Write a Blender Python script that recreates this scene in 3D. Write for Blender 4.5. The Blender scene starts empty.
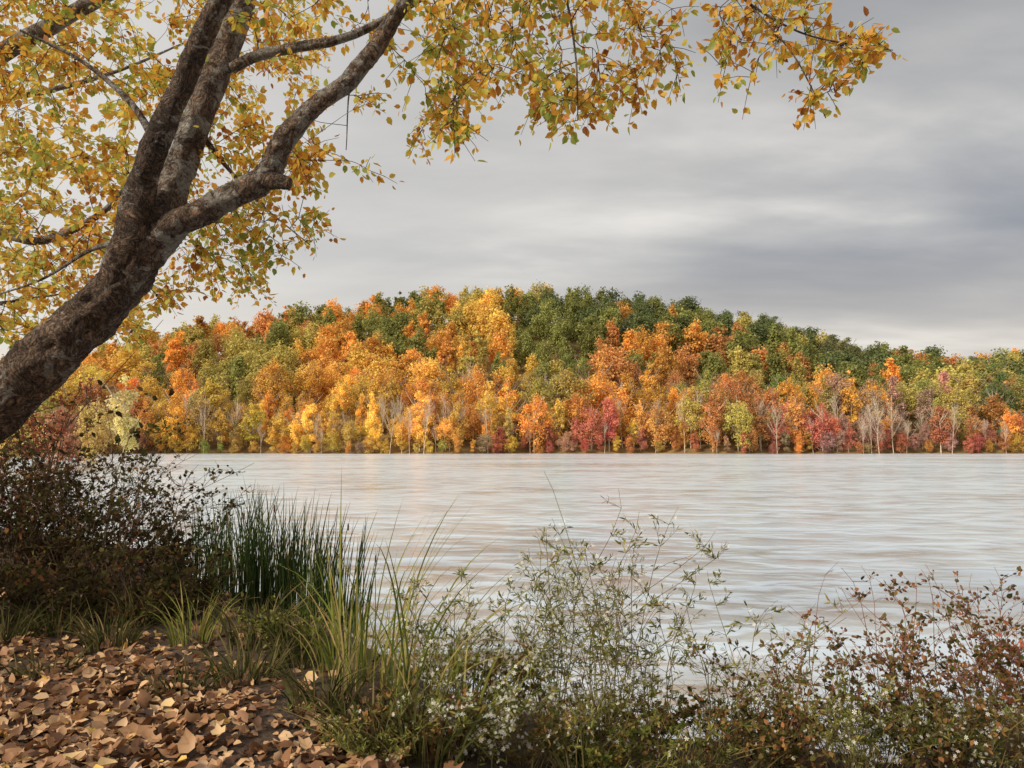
import bpy, math, random
import numpy as np
from mathutils import Vector, noise as mnoise
random.seed(7); rng = np.random.default_rng(7)
R = math.radians
scene = bpy.context.scene
COL = scene.collection
scene.view_settings.view_transform = 'Standard'
scene.view_settings.look = 'None'
scene.view_settings.exposure = 0

# ------------------------------------------------------------------ camera
F = 683.0; CAMZ = 1.9; PITCH = math.atan(62 / F)
cam = bpy.data.cameras.new('camera'); cam.lens = 24.0; cam.sensor_width = 36
cam.clip_end = 6000; cam.clip_start = 0.05
co = bpy.data.objects.new('camera', cam); COL.objects.link(co)
co.location = (0, 0, CAMZ); co.rotation_euler = (R(90) + PITCH, 0, 0)
scene.camera = co
def at(px, py, Y):
    u = (px - 512) / F; v = (384 - py) / F
    y = math.cos(PITCH) - v * math.sin(PITCH); z = math.sin(PITCH) + v * math.cos(PITCH)
    return np.array([u / y * Y, Y, CAMZ + z / y * Y])

# ------------------------------------------------------------------ helpers
def tag(o, label=None, cat=None, group=None, kind=None):
    if label: o['label'] = label
    if cat: o['category'] = cat
    if group: o['group'] = group
    if kind: o['kind'] = kind
    return o
def empty(name, loc, rz=0):
    o = bpy.data.objects.new(name, None); COL.objects.link(o)
    o.location = loc; o.rotation_euler.z = rz; o.empty_display_size = .1
    return o
def mesh_np(name, V, Q, mats, smooth=False, mi=None):
    me = bpy.data.meshes.new(name)
    V = np.asarray(V, dtype=np.float32); Q = np.asarray(Q, dtype=np.int32)
    me.vertices.add(len(V)); me.vertices.foreach_set('co', V.ravel())
    me.loops.add(Q.size); me.loops.foreach_set('vertex_index', Q.ravel())
    me.polygons.add(len(Q))
    me.polygons.foreach_set('loop_start', np.arange(0, Q.size, 4, dtype=np.int32))
    me.polygons.foreach_set('loop_total', np.full(len(Q), 4, dtype=np.int32))
    if smooth: me.polygons.foreach_set('use_smooth', np.ones(len(Q), dtype=bool))
    for m in (mats if isinstance(mats, (list, tuple)) else [mats]): me.materials.append(m)
    if mi is not None: me.polygons.foreach_set('material_index', np.asarray(mi, dtype=np.int32))
    me.update(calc_edges=True); me.validate()
    return me
class MB:
    def __init__(s): s.v = []; s.q = []; s.n = 0
    def add(s, V, Q):
        V = np.asarray(V, float)
        if len(V) == 0: return
        s.v.append(V); s.q.append(np.asarray(Q, int) + s.n); s.n += len(V)
    def data(s): return np.concatenate(s.v), np.concatenate(s.q)
    def build(s, name, mat, parent=None, smooth=False, origin=None):
        V, Q = s.data()
        if origin is not None: V = V - np.asarray(origin)
        o = bpy.data.objects.new(name, mesh_np(name, V, Q, mat, smooth)); COL.objects.link(o)
        if parent: o.parent = parent
        return o
def catmull(P, n):
    P = np.asarray(P, float); out = []
    E = np.vstack([2 * P[0] - P[1], P, 2 * P[-1] - P[-2]])
    for i in range(len(P) - 1):
        a, b, c, d = E[i:i + 4]
        for k in range(n):
            t = k / n
            out.append(.5 * ((2 * b) + (c - a) * t + (2 * a - 5 * b + 4 * c - d) * t * t + (3 * b - a - 3 * c + d) * t ** 3))
    out.append(P[-1]); return np.array(out)
def tube(mb, P, r, sides=4, bump=0, bs=3.0):
    P = np.asarray(P, float); n = len(P)
    r = np.broadcast_to(np.asarray(r, float), (n,))
    T = np.gradient(P, axis=0); T /= (np.linalg.norm(T, axis=1)[:, None] + 1e-9)
    up = np.array([0.31, 0.2, 0.93]) if abs(T[0][2]) < .85 else np.array([1., .13, .1])
    A = np.cross(T, up); A /= (np.linalg.norm(A, axis=1)[:, None] + 1e-9); B = np.cross(T, A)
    th = np.arange(sides) * 2 * math.pi / sides
    ring = np.cos(th)[None, :, None] * A[:, None, :] + np.sin(th)[None, :, None] * B[:, None, :]
    rr = np.repeat(r[:, None], sides, 1)
    if bump:
        for i in range(n):
            for j in range(sides):
                q = Vector(P[i] * bs + ring[i, j] * bs * r[i] * 2)
                rr[i, j] *= 1 + bump * (mnoise.noise(q) + .5 * mnoise.noise(q * 3) + .3 * mnoise.noise(q * 7))
    V = (P[:, None, :] + ring * rr[:, :, None]).reshape(-1, 3)
    i = np.arange(n - 1)[:, None] * sides; j = np.arange(sides)[None, :]; k = (j + 1) % sides
    Q = np.stack([i + j, i + k, i + sides + k, i + sides + j], -1).reshape(-1, 4)
    mb.add(V, Q)
def ribbon(mb, P, w, side):
    P = np.asarray(P, float); w = np.asarray(w)[:, None]; n = len(P)
    V = np.empty((2 * n, 3)); V[0::2] = P - side * w; V[1::2] = P + side * w
    i = np.arange(n - 1) * 2
    mb.add(V, np.stack([i, i + 1, i + 3, i + 2], -1))
def unit(A): return A / (np.linalg.norm(A, axis=-1, keepdims=True) + 1e-9)
def inst(mb, TV, TF, P, D, N, S):
    TV = np.asarray(TV, float); TF = np.asarray(TF)
    P = np.asarray(P, float)
    if len(P) == 0: return
    D = unit(np.asarray(D, float)); N = np.asarray(N, float)
    N = unit(N - (N * D).sum(1)[:, None] * D); X = np.cross(D, N)
    S = np.asarray(S)[:, None, None]
    V = P[:, None, :] + S * (TV[None, :, 0:1] * X[:, None, :] + TV[None, :, 1:2] * D[:, None, :] + TV[None, :, 2:3] * N[:, None, :])
    k = len(TV); Q = (np.arange(len(P)) * k)[:, None, None] + TF[None]
    mb.add(V.reshape(-1, 3), Q.reshape(-1, 4))
LEAF_V = [(0,0,0),(-.30,.22,.07),(-.33,.6,.05),(0,1.05,-.08),(.33,.6,.05),(.30,.22,.07)]
LEAF_F = [(0,3,2,1),(0,5,4,3)]
CURL_V = [(0,0,0),(-.33,.25,.2),(-.3,.62,.16),(0,1.0,.12),(.3,.62,.22),(.33,.25,.14)]
CUP_V = [(0,0,.25),(-.36,.1,.3),(-.42,.5,.34),(-.15,.85,.2),(0,1.1,.4),(.2,.8,.14),(.4,.55,.36),(.3,.15,.22),(0,.45,0)]
CUP_F = [(0,8,2,1),(2,8,4,3),(4,8,6,5),(6,8,0,7)]
QUAD_V = [(-.5,-.5,0),(.5,-.5,0),(.5,.5,0),(-.5,.5,0)]; QUAD_F = [(0,1,2,3)]
NARROW_V = [(0,0,0),(-.11,.35,.02),(-.08,.7,0),(0,1,-.06),(.08,.7,0),(.11,.35,.02)]
def petal_template():
    V = [(0,0,.06)]; Fq = []
    for k in range(6):
        a = k * math.pi / 3; b = .3
        V += [(math.cos(a-b)*.34, math.sin(a-b)*.34, .03), (math.cos(a)*.5, math.sin(a)*.5, 0), (math.cos(a+b)*.34, math.sin(a+b)*.34, .03)]
        Fq.append((0, 1+3*k, 2+3*k, 3+3*k))
    return V, Fq
PET_V, PET_F = petal_template()
def rdir(n, zb=0.0):
    v = rng.normal(size=(n, 3)); v = unit(v); v[:, 2] += zb; return unit(v)

# ------------------------------------------------------------------ materials
class NT:
    def __init__(s, m): s.t = m.node_tree; s.t.nodes.clear()
    def n(s, typ, **kw):
        nd = s.t.nodes.new(typ)
        for k, v in kw.items(): setattr(nd, k, v)
        return nd
    def l(s, a, b): s.t.links.new(a, b)
    def ramp(s, fac, stops, interp='LINEAR'):
        r = s.t.nodes.new('ShaderNodeValToRGB'); r.color_ramp.interpolation = interp
        e = r.color_ramp.elements
        while len(e) < len(stops): e.new(.5)
        for el, (p, c) in zip(e, stops): el.position = p; el.color = (*c, 1) if len(c) == 3 else c
        s.l(fac, r.inputs[0]); return r.outputs[0]
    def noise(s, vec, scale, detail=4, rough=.55, dist=0):
        n = s.t.nodes.new('ShaderNodeTexNoise'); n.inputs['Scale'].default_value = scale
        n.inputs['Detail'].default_value = detail; n.inputs['Roughness'].default_value = rough; n.inputs['Distortion'].default_value = dist
        if vec is not None: s.l(vec, n.inputs['Vector'])
        return n.outputs[0]
    def mapping(s, vec, sc=(1,1,1), rot=(0,0,0)):
        m = s.t.nodes.new('ShaderNodeMapping'); m.inputs['Scale'].default_value = sc; m.inputs['Rotation'].default_value = rot
        s.l(vec, m.inputs['Vector']); return m.outputs[0]
    def math(s, op, a, b=None, clamp=False):
        m = s.t.nodes.new('ShaderNodeMath'); m.operation = op; m.use_clamp = clamp
        for i, x in enumerate((a, b)):
            if x is None: continue
            if isinstance(x, (int, float)): m.inputs[i].default_value = x
            else: s.l(x, m.inputs[i])
        return m.outputs[0]
    def mix(s, fac, a, b, mode='MIX'):
        m = s.t.nodes.new('ShaderNodeMix'); m.data_type = 'RGBA'; m.blend_type = mode
        for sock, x in ((m.inputs[0], fac), (m.inputs[6], a), (m.inputs[7], b)):
            if isinstance(x, (int, float)): sock.default_value = x
            elif isinstance(x, tuple): sock.default_value = (*x, 1)
            else: s.l(x, sock)
        return m.outputs[2]
    def out(s, sh):
        o = s.t.nodes.new('ShaderNodeOutputMaterial'); s.l(sh, o.inputs[0])
def newmat(name):
    m = bpy.data.materials.new(name); m.use_nodes = True; return m, NT(m)
def leafshader(t, col, trans=.35, rough=.55):
    d = t.n('ShaderNodeBsdfDiffuse'); t.l(col, d.inputs[0])
    tr = t.n('ShaderNodeBsdfTranslucent'); t.l(col, tr.inputs[0])
    mx = t.n('ShaderNodeMixShader'); mx.inputs[0].default_value = trans
    t.l(d.outputs[0], mx.inputs[1]); t.l(tr.outputs[0], mx.inputs[2])
    if rough < .7:
        g = t.n('ShaderNodeBsdfGlossy'); g.inputs['Roughness'].default_value = rough; m2 = t.n('ShaderNodeMixShader'); m2.inputs[0].default_value = .03
        t.l(mx.outputs[0], m2.inputs[1]); t.l(g.outputs[0], m2.inputs[2]); mx = m2
    t.out(mx.outputs[0])
def leafmat(name, stops, trans=.35, nscale=1.2, nmix=.5, rough=.55):
    m, t = newmat(name)
    g = t.n('ShaderNodeNewGeometry'); n = t.noise(g.outputs['Position'], nscale, 2)
    n2 = t.math('MULTIPLY', t.math('SUBTRACT', n, .5), 2.4 * nmix)
    f = t.math('ADD', t.math('ADD', t.math('MULTIPLY', t.math('SUBTRACT', g.outputs['Random Per Island'], .5), 1 - nmix * .4), .5), n2, True)
    leafshader(t, t.ramp(f, stops), trans, rough); return m
def woodmat(name, c1, c2, scale=8, bump=.3):
    m, t = newmat(name)
    g = t.n('ShaderNodeNewGeometry'); n = t.noise(g.outputs['Position'], scale, 5, .6)
    p = t.n('ShaderNodeBsdfDiffuse'); t.l(t.ramp(n, [(.3, c1), (.7, c2)]), p.inputs[0])
    t.out(p.outputs[0]); return m
def barkmat(name, lich, br=1.0):
    m, t = newmat(name)
    g = t.n('ShaderNodeNewGeometry'); pos = g.outputs['Position']
    dn = t.n('ShaderNodeTexNoise'); dn.inputs['Scale'].default_value = 4.5; dn.inputs['Detail'].default_value = 4; t.l(pos, dn.inputs['Vector'])
    sc = t.n('ShaderNodeVectorMath', operation='SCALE'); t.l(dn.outputs['Color'], sc.inputs[0]); sc.inputs['Scale'].default_value = .3
    vm = t.n('ShaderNodeVectorMath', operation='ADD'); t.l(pos, vm.inputs[0]); t.l(sc.outputs[0], vm.inputs[1])
    mp = t.mapping(vm.outputs[0], (1.0, 1.0, .42), (0, R(-30), 0))
    r1 = t.noise(mp, 20, 6, .66); r2 = t.noise(mp, 60, 5, .75); big = t.noise(pos, 3.2, 4)
    ridg = t.math('MULTIPLY', t.math('ABSOLUTE', t.math('SUBTRACT', r1, .5)), 7.0, True)
    base = t.ramp(r2, [(.34, (.065 * br,.042 * br,.030 * br)), (.5, (.27 * br,.185 * br,.13 * br)), (.66, (.52 * br,.40 * br,.30 * br))])
    base = t.mix(.95, base, t.ramp(ridg, [(0, (.07,.055,.045)), (.3, (.75,.71,.68)), (1, (1.25,1.15,1.05))]), 'MULTIPLY')
    base = t.mix(.8, base, t.ramp(big, [(.35, (.5,.45,.42)), (.65, (1.4,1.32,1.22))]), 'MULTIPLY')
    ln = t.noise(vm.outputs[0], 6, 8, .72)
    lf = t.ramp(ln, [(.5 - lich, (0,0,0)), (.54 - lich, (1,1,1))])
    lc = t.ramp(t.noise(pos, 40, 6, .8), [(.36, (.16,.13,.10)), (.5, (.48,.43,.36)), (.64, (.78,.73,.64))])
    col = t.mix(t.math('MULTIPLY', lf, .85), base, lc)
    p = t.n('ShaderNodeBsdfPrincipled'); t.l(col, p.inputs['Base Color']); p.inputs['Roughness'].default_value = .75; p.inputs['Specular IOR Level'].default_value = .3
    h = t.math('ADD', t.math('MULTIPLY', ridg, 1.2), t.math('MULTIPLY', r2, 1.2))
    b = t.n('ShaderNodeBump'); b.inputs['Strength'].default_value = 1; b.inputs['Distance'].default_value = .04
    t.l(h, b.inputs['Height']); t.l(b.outputs[0], p.inputs['Normal']); t.out(p.outputs[0]); return m
M_bark = barkmat('bark_dark', -.07); M_bark2 = barkmat('bark_lichen_lit', .01, 1.15)  # limb bark has lichen patches; its base is lifted as painted highlight
M_twig = woodmat('twig_wood', (.04,.026,.02), (.13,.09,.07), 12, 0)
M_gold = leafmat('gold_leaves', [(0, (.34,.11,.018)), (.22, (.62,.26,.03)), (.45, (.76,.43,.05)), (.62, (.68,.52,.08)), (.80, (.44,.45,.08)), (1, (.26,.32,.05))], .47, 1.6, .6)
M_lemon = leafmat('yellow_green_leaves', [(0, (.58,.20,.03)), (.3, (.72,.40,.055)), (.6, (.72,.56,.11)), (.8, (.56,.56,.12)), (1, (.34,.42,.09))], .5, .9, .55)
M_redl = leafmat('red_leaves', [(0, (.22,.045,.03)), (.5, (.42,.12,.06)), (.8, (.5,.22,.08)), (1, (.5,.34,.12))], .4)
M_litter = leafmat('fallen_leaves', [(0, (.035,.02,.013)), (.2, (.14,.065,.03)), (.42, (.33,.16,.075)), (.6, (.46,.26,.13)), (.78, (.60,.38,.20)), (.9, (.64,.42,.25)), (1, (.72,.46,.09))], .12, 9, .25)
M_pale = leafmat('pale_fallen_leaf', [(0, (.68,.48,.18)), (1, (.72,.5,.28))], .15)
def farmat(name, attr):
    m, t = newmat(name)
    g = t.n('ShaderNodeNewGeometry')
    if attr: a = t.n('ShaderNodeAttribute'); a.attribute_name = 'tint'; c = a.outputs['Color']
    else: c = t.n('ShaderNodeObjectInfo').outputs['Color']
    n = t.noise(g.outputs['Position'], .5, 3)
    v = t.math('ADD', t.math('ADD', t.math('MULTIPLY', g.outputs['Random Per Island'], .6), t.math('MULTIPLY', n, 1.6)), -.05)
    hs = t.n('ShaderNodeHueSaturation'); t.l(c, hs.inputs['Color']); t.l(v, hs.inputs['Value'])
    t.l(t.math('ADD', .476, t.math('MULTIPLY', t.noise(g.outputs['Position'], .25, 3), .06)), hs.inputs['Hue'])
    hs.inputs['Saturation'].default_value = .96
    leafshader(t, hs.outputs[0], .36, .8); return m
M_far = farmat('far_foliage', False); M_farv = farmat('far_foliage_mass', True)
M_ftrunk = woodmat('far_trunk', (.2,.15,.11), (.5,.42,.34), 1.5, 0)
M_fpale = woodmat('far_pale_trunk', (.42,.32,.23), (.76,.65,.5), 1.5, 0)
M_rush = leafmat('rush_green', [(0, (.020,.034,.012)), (.5, (.048,.082,.025)), (.85, (.11,.14,.04)), (1, (.36,.29,.12))], .15, 2, .3, .9)
M_grass = leafmat('grass_blade', [(0, (.08,.11,.02)), (.4, (.20,.235,.045)), (.7, (.42,.36,.11)), (1, (.6,.42,.2))], .35, 2, .3, .9)
M_dgrass = leafmat('dull_grass_blade', [(0, (.035,.04,.014)), (.4, (.085,.092,.03)), (.7, (.18,.14,.06)), (1, (.32,.22,.10))], .25, 2, .3, .9)
M_stemG = woodmat('weed_stem', (.10,.08,.035), (.30,.24,.10), 6, 0)
M_stemR = woodmat('red_stem', (.13,.05,.035), (.34,.16,.10), 6, 0)
M_stemB = woodmat('brown_stem', (.035,.024,.016), (.20,.135,.085), 6, 0)
M_weed = leafmat('weed_leaf', [(0, (.06,.075,.018)), (.45, (.18,.20,.045)), (.8, (.38,.35,.10)), (1, (.5,.3,.1))], .4, 3, .35, .9)
M_brush = leafmat('brush_leaf', [(0, (.03,.024,.013)), (.4, (.075,.05,.024)), (.65, (.10,.11,.03)), (.88, (.20,.13,.045)), (1, (.34,.13,.05))], .3, 3, .3, .9)
M_mixed = leafmat('bramble_leaf', [(0, (.045,.045,.018)), (.4, (.12,.115,.032)), (.66, (.24,.15,.055)), (.9, (.38,.16,.07)), (1, (.52,.32,.1))], .3, 3, .35, .9)
M_flower = leafmat('white_petals', [(0, (.7,.68,.56)), (1, (.9,.88,.82))], .3)
M_seed = woodmat('seed_head', (.08,.035,.025), (.26,.13,.08), 30, 0)
m, t = newmat('bank_and_hill_soil'); M_ground = m
g = t.n('ShaderNodeNewGeometry'); a = t.noise(g.outputs['Position'], 2.2, 6, .65); b_ = t.noise(g.outputs['Position'], 28, 5, .7)
c = t.mix(.5, t.ramp(a, [(.3, (.03,.02,.013)), (.6, (.08,.05,.028)), (.8, (.06,.06,.024))]), t.ramp(b_, [(.3, (.02,.013,.01)), (.7, (.18,.105,.065))]))
sy = t.n('ShaderNodeSeparateXYZ'); t.l(g.outputs['Position'], sy.inputs[0])
c = t.mix(t.math('MULTIPLY', t.math('SUBTRACT', sy.outputs[1], 60), .1, True), c, t.ramp(t.noise(g.outputs['Position'], .3, 4), [(.35, (.16,.10,.04)), (.65, (.32,.21,.07))]))
p = t.n('ShaderNodeBsdfPrincipled'); t.l(c, p.inputs['Base Color']); p.inputs['Roughness'].default_value = .95
bb = t.n('ShaderNodeBump'); bb.inputs['Strength'].default_value = .8; bb.inputs['Distance'].default_value = .04
t.l(b_, bb.inputs['Height']); t.l(bb.outputs[0], p.inputs['Normal']); t.out(p.outputs[0])
m, t = newmat('lake_water'); M_water = m
g = t.n('ShaderNodeNewGeometry'); pos = g.outputs['Position']
w1 = t.noise(t.mapping(pos, (.8, 1.35, 1), (0, 0, R(14))), 1.0, 2, .45, .5)
w2 = t.noise(t.mapping(pos, (2.6, 4.2, 1), (0, 0, R(-18))), 1.0, 3, .5, .5)
w3 = t.noise(t.mapping(pos, (.03, .08, 1), (0, 0, R(3))), 1.0, 3, .5, .5)
w4 = t.noise(t.mapping(pos, (.26, .48, 1), (0, 0, R(-12))), 1.0, 2, .5, .6)
h = t.math('ADD', t.math('ADD', t.math('MULTIPLY', w1, 1.0), t.math('MULTIPLY', w4, 1.8)), t.math('MULTIPLY', w2, .14))
b = t.n('ShaderNodeBump'); b.inputs['Strength'].default_value = 1; b.inputs['Distance'].default_value = .15; t.l(h, b.inputs['Height'])
gl = t.n('ShaderNodeBsdfGlossy'); gl.inputs['Roughness'].default_value = .2; t.l(b.outputs[0], gl.inputs['Normal'])
gl.inputs['Color'].default_value = (.96,.98,1,1)
df = t.n('ShaderNodeBsdfDiffuse')
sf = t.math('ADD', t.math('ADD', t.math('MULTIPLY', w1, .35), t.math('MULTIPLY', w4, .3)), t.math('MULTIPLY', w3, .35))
t.l(t.ramp(sf, [(.38, (.40,.37,.31)), (.46, (.62,.66,.68)), (.54, (.80,.92,1.0))]), df.inputs[0])  # brown and pale streaks: hill and sky reflections painted into the diffuse colour
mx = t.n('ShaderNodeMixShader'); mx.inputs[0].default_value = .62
t.l(df.outputs[0], mx.inputs[1]); t.l(gl.outputs[0], mx.inputs[2]); t.out(mx.outputs[0])

# ------------------------------------------------------------------ world + sun
SUN_AZ = math.atan2(-.8, -.55); SUN_EL = R(30)
w = bpy.data.worlds.new('World'); scene.world = w; w.use_nodes = True
t = NT(w)
tc = t.n('ShaderNodeTexCoord'); sp = t.n('ShaderNodeSeparateXYZ'); t.l(tc.outputs['Generated'], sp.inputs[0])
X, Y, Z = sp.outputs
zz = t.math('ADD', t.math('MAXIMUM', Z, 0), .14)
cb = t.n('ShaderNodeCombineXYZ'); t.l(t.math('DIVIDE', X, zz), cb.inputs[0]); t.l(t.math('DIVIDE', Y, zz), cb.inputs[1])
cl = t.noise(t.mapping(cb.outputs[0], (.8, 1.7, 1), (0, 0, R(-22))), 1.0, 6, .52, .15)
cl2 = t.noise(t.mapping(cb.outputs[0], (.4, .8, 1), (0, 0, R(10))), 1.0, 4, .5, .1)
c = t.math('ADD', t.math('MULTIPLY', cl, .55), t.math('MULTIPLY', cl2, .45))
cc = t.ramp(c, [(.37, (.335,.34,.355)), (.46, (.44,.44,.445)), (.54, (.58,.57,.555)), (.63, (.82,.79,.75))])
lft = t.math('MULTIPLY', t.math('ADD', t.math('MULTIPLY', X, -1.1), .30), .9, True)
cc = t.mix(lft, cc, (.82,.80,.76))
rt = t.math('MULTIPLY', t.math('SUBTRACT', X, .12), 1.7, True)
band = t.math('SUBTRACT', 1, t.math('MULTIPLY', t.math('ABSOLUTE', t.math('SUBTRACT', Z, .24)), 4.0), True)
nb = t.math('MULTIPLY', t.math('SUBTRACT', .68, cl), 3.2, True)
cc = t.mix(t.math('MULTIPLY', t.math('MULTIPLY', t.math('MULTIPLY', rt, band), nb), .8), cc, (.27,.295,.35))
hz = t.math('SUBTRACT', 1, t.math('MULTIPLY', t.math('ABSOLUTE', Z), 3.8), True)
cc = t.mix(t.math('MULTIPLY', hz, .9), cc, t.mix(.3, (.95,.84,.70), cc))
hi = t.math('MULTIPLY', t.math('SUBTRACT', Z, .52), 2.2, True)
cc = t.mix(hi, cc, (1.0,1.0,1.0))
sky = t.n('ShaderNodeTexSky'); sky.sky_type = 'NISHITA'; sky.sun_disc = False; sky.sun_elevation = SUN_EL; sky.sun_rotation = SUN_AZ
sm = t.mix(1.0, sky.outputs[0], (.1,.1,.1), 'MULTIPLY')
fin = t.mix(.05, cc, sm)
fin = t.mix(1.0, fin, (10,10,10), 'MULTIPLY')
bg = t.n('ShaderNodeBackground'); t.l(fin, bg.inputs[0]); bg.inputs[1].default_value = .1
o = t.t.nodes.new('ShaderNodeOutputWorld'); t.l(bg.outputs[0], o.inputs[0])
sl = bpy.data.lights.new('sun', 'SUN'); sl.energy = 3.7; sl.angle = R(10); sl.color = (1, .89, .72)
so = bpy.data.objects.new('sun', sl); COL.objects.link(so)
sd = Vector((math.sin(SUN_AZ) * math.cos(SUN_EL), math.cos(SUN_AZ) * math.cos(SUN_EL), math.sin(SUN_EL)))
so.rotation_euler = sd.to_track_quat('Z', 'Y').to_euler(); so.location = (-20, -20, 30)

# ------------------------------------------------------------------ terrain
def sstep(x): x = np.clip(x, 0, 1); return x * x * (3 - 2 * x)
EX = [-400, -40, -12, -6.5, -4.5, -3, -1.8, -.6, .5, 2, 4, 8, 14, 40, 400]
EY = [60, 25, 14, 10.5, 9.3, 7.2, 6.0, 4.8, 4.2, 4.1, 4.2, 4.8, 5.0, 4, 0]
CX = [-400, 0, 100, 150, 200, 300, 400, 450, 530, 600, 690, 750, 800, 850, 900, 1000, 1100, 1500]
CY = [390, 372, 350, 338, 330, 308, 299, 295, 290, 296, 305, 319, 330, 347, 354, 359, 357, 365]
def shore_y(x): return 172 - 55 * sstep((-85 - x) / 60) + 2.5 * np.sin(x * .07) + 1.5 * np.sin(x * .19 + 1)
YC = 292.0
def height(x, y):
    x = np.asarray(x, float); y = np.asarray(y, float)
    e = np.interp(x, EX, EY) + .18 * np.sin(x * 2.3) + .1 * np.sin(x * 5.1 + .7)
    top0 = 2.02 - .22 * sstep((x + .9) / 1.5)
    zb = -1.5 + top0 * sstep((e + .35 - y + 1.2) / 1.9) + .035 * np.sin(x * 1.7 + y * .9) + .02 * np.sin(x * 4.1 - y * 3.3)
    zb = zb + .25 * sstep((-x - 3) / 3) * sstep((e - y) / 2)
    px = 512 + F * x / np.maximum(y, 60)
    top = np.interp(px, CX, CY)
    hc = (446 - top) / F * YC * 1.02 + 1.9 - 14.5
    tt = (y - shore_y(x)) / (YC - shore_y(x))
    zf = -1.5 + 2.2 * sstep((y - shore_y(x) + 4) / 6) + hc * (sstep(tt) * .45 + .55 * np.clip(tt, 0, 1)) + 1.2 * np.sin(x * .05 + y * .03) * np.clip(tt, 0, 1)
    zf = np.where(y > YC, zf - .10 * (y - YC), zf); zf = np.where(y > YC, np.maximum(zf, 3), zf)
    return np.where(y < 62, zb, np.maximum(zf, -1.5))
ts = np.linspace(-1, 1, 301); xs = np.sinh(ts * 8.2) / np.sinh(8.2) * 1800
xs = np.unique(np.concatenate([xs, np.arange(-6, 6, .12), np.arange(-260, 261, 6.)]))
ys = np.unique(np.concatenate([-np.geomspace(1, 600, 14), np.arange(0, 12, .12), np.arange(12, 62, 2.), np.arange(62, 160, 8.), np.arange(110, 340, 4.), np.geomspace(340, 3000, 14)]))
GX, GY = np.meshgrid(xs, ys); GZ = height(GX, GY)
nx, ny = len(xs), len(ys)
i, j = np.meshgrid(np.arange(nx - 1), np.arange(ny - 1)); a = (j * nx + i).ravel()
me = mesh_np('ground', np.stack([GX, GY, GZ], -1).reshape(-1, 3), np.stack([a, a + 1, a + nx + 1, a + nx], -1), M_ground, True)
o = bpy.data.objects.new('ground', me); COL.objects.link(o); tag(o, kind='structure', label='brown leafy bank and wooded hill beneath the trees', cat='ground')
mb = MB(); xs2 = np.array([-1800, -200, 200, 1800.]); ys2 = np.array([0.5, 20, 60, 330.])
GX, GY = np.meshgrid(xs2, ys2); i, j = np.meshgrid(np.arange(3), np.arange(3)); a = (j * 4 + i).ravel()
mb.add(np.stack([GX, GY, GX * 0], -1).reshape(-1, 3), np.stack([a, a + 1, a + 5, a + 4], -1))
tag(mb.build('water', M_water), kind='structure', label='pale rippled lake water with soft brown streaks of painted reflection', cat='water')
def gz(x, y): return float(height(x, y))

# ------------------------------------------------------------------ far trees
def branch_tree(mb, p, d, L, r, depth, rnd, spread=.6, sides=4, up=.25):
    n = 5; P = [np.array(p, float)]; d = np.array(d, float)
    for k in range(n):
        d = d + np.array([rnd.uniform(-1, 1), rnd.uniform(-1, 1), rnd.uniform(-.3, 1) * up]) * .16; d /= np.linalg.norm(d)
        P.append(P[-1] + d * L / n)
    tube(mb, P, np.linspace(r, r * .45, n + 1), sides)
    if depth <= 0: return
    for k in range(rnd.randint(3, 5) + (2 if depth > 1 else 0)):
        q = P[rnd.randint(2, n)]; a = rnd.uniform(0, 6.283)
        nd = d + spread * np.array([math.cos(a), math.sin(a), rnd.uniform(-.1, .5)]) * rnd.uniform(.7, 1.3); nd /= np.linalg.norm(nd)
        branch_tree(mb, q, nd, L * rnd.uniform(.45, .65), r * .45, depth - 1, rnd, spread, 3, up)
def crown_data(kind, nq, qs, seed):
    r = np.random.default_rng(seed); mb = MB(); L = []
    if kind == 'pine':
        for k in range(34):
            h = .25 + .72 * (k / 34); rad = .25 * (1 - ((h - .25) / .80) ** 2) + .02; a = r.uniform(0, 6.283)
            L.append((np.cos(a) * rad * r.uniform(.3, 1), np.sin(a) * rad * r.uniform(.3, 1), h, rad * .34 + .03))
        sq = .6; fz = 1.5
    else:
        lo = {'low': .45, 'high': .55, 'tall': .52}[kind]; Rr = {'low': .25, 'high': .28, 'tall': .17}[kind]; hh = {'low': .48, 'high': .40, 'tall': .48}[kind]
        lo += r.uniform(-.04, .04); Rr *= r.uniform(.85, 1.15); sx, sy_ = r.uniform(-.25, .25, 2)
        for k in range(46):
            v = r.normal(size=3); v /= np.linalg.norm(v); v *= r.uniform(.4, 1.08)
            tap = 1 - .5 * max(v[2], 0) + r.uniform(-.18, .18)
            L.append(((v[0] + sx * v[2]) * Rr * tap, (v[1] + sy_ * v[2]) * Rr * tap, lo + hh * .82 * v[2] + .02, r.uniform(.035, .09) * (Rr / .27)))
        sq = 1.1; fz = 1.7
    L = np.array(L); k = r.choice(len(L), nq, p=L[:, 3] ** 1.5 / (L[:, 3] ** 1.5).sum())
    d = r.normal(size=(nq, 3)); d[:, 2] += .35; d = unit(d)
    P = L[k, :3] + d * (L[k, 3] * r.uniform(.35, fz, nq))[:, None] * np.array([1, 1, sq])
    cn = unit(P - np.array([0, 0, .45]))
    N = unit(d * .8 + cn * .5 + r.normal(size=(nq, 3)) * .4); D = unit(r.normal(size=(nq, 3)))
    inst(mb, QUAD_V, QUAD_F, P, D, N, qs * r.uniform(.5, 1.3, nq))
    return mb.data()
kinds = ['low', 'high', 'tall', 'pine']
CR = {}; TRK = {}; SINGLE = {}; LOWCR = {}
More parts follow.
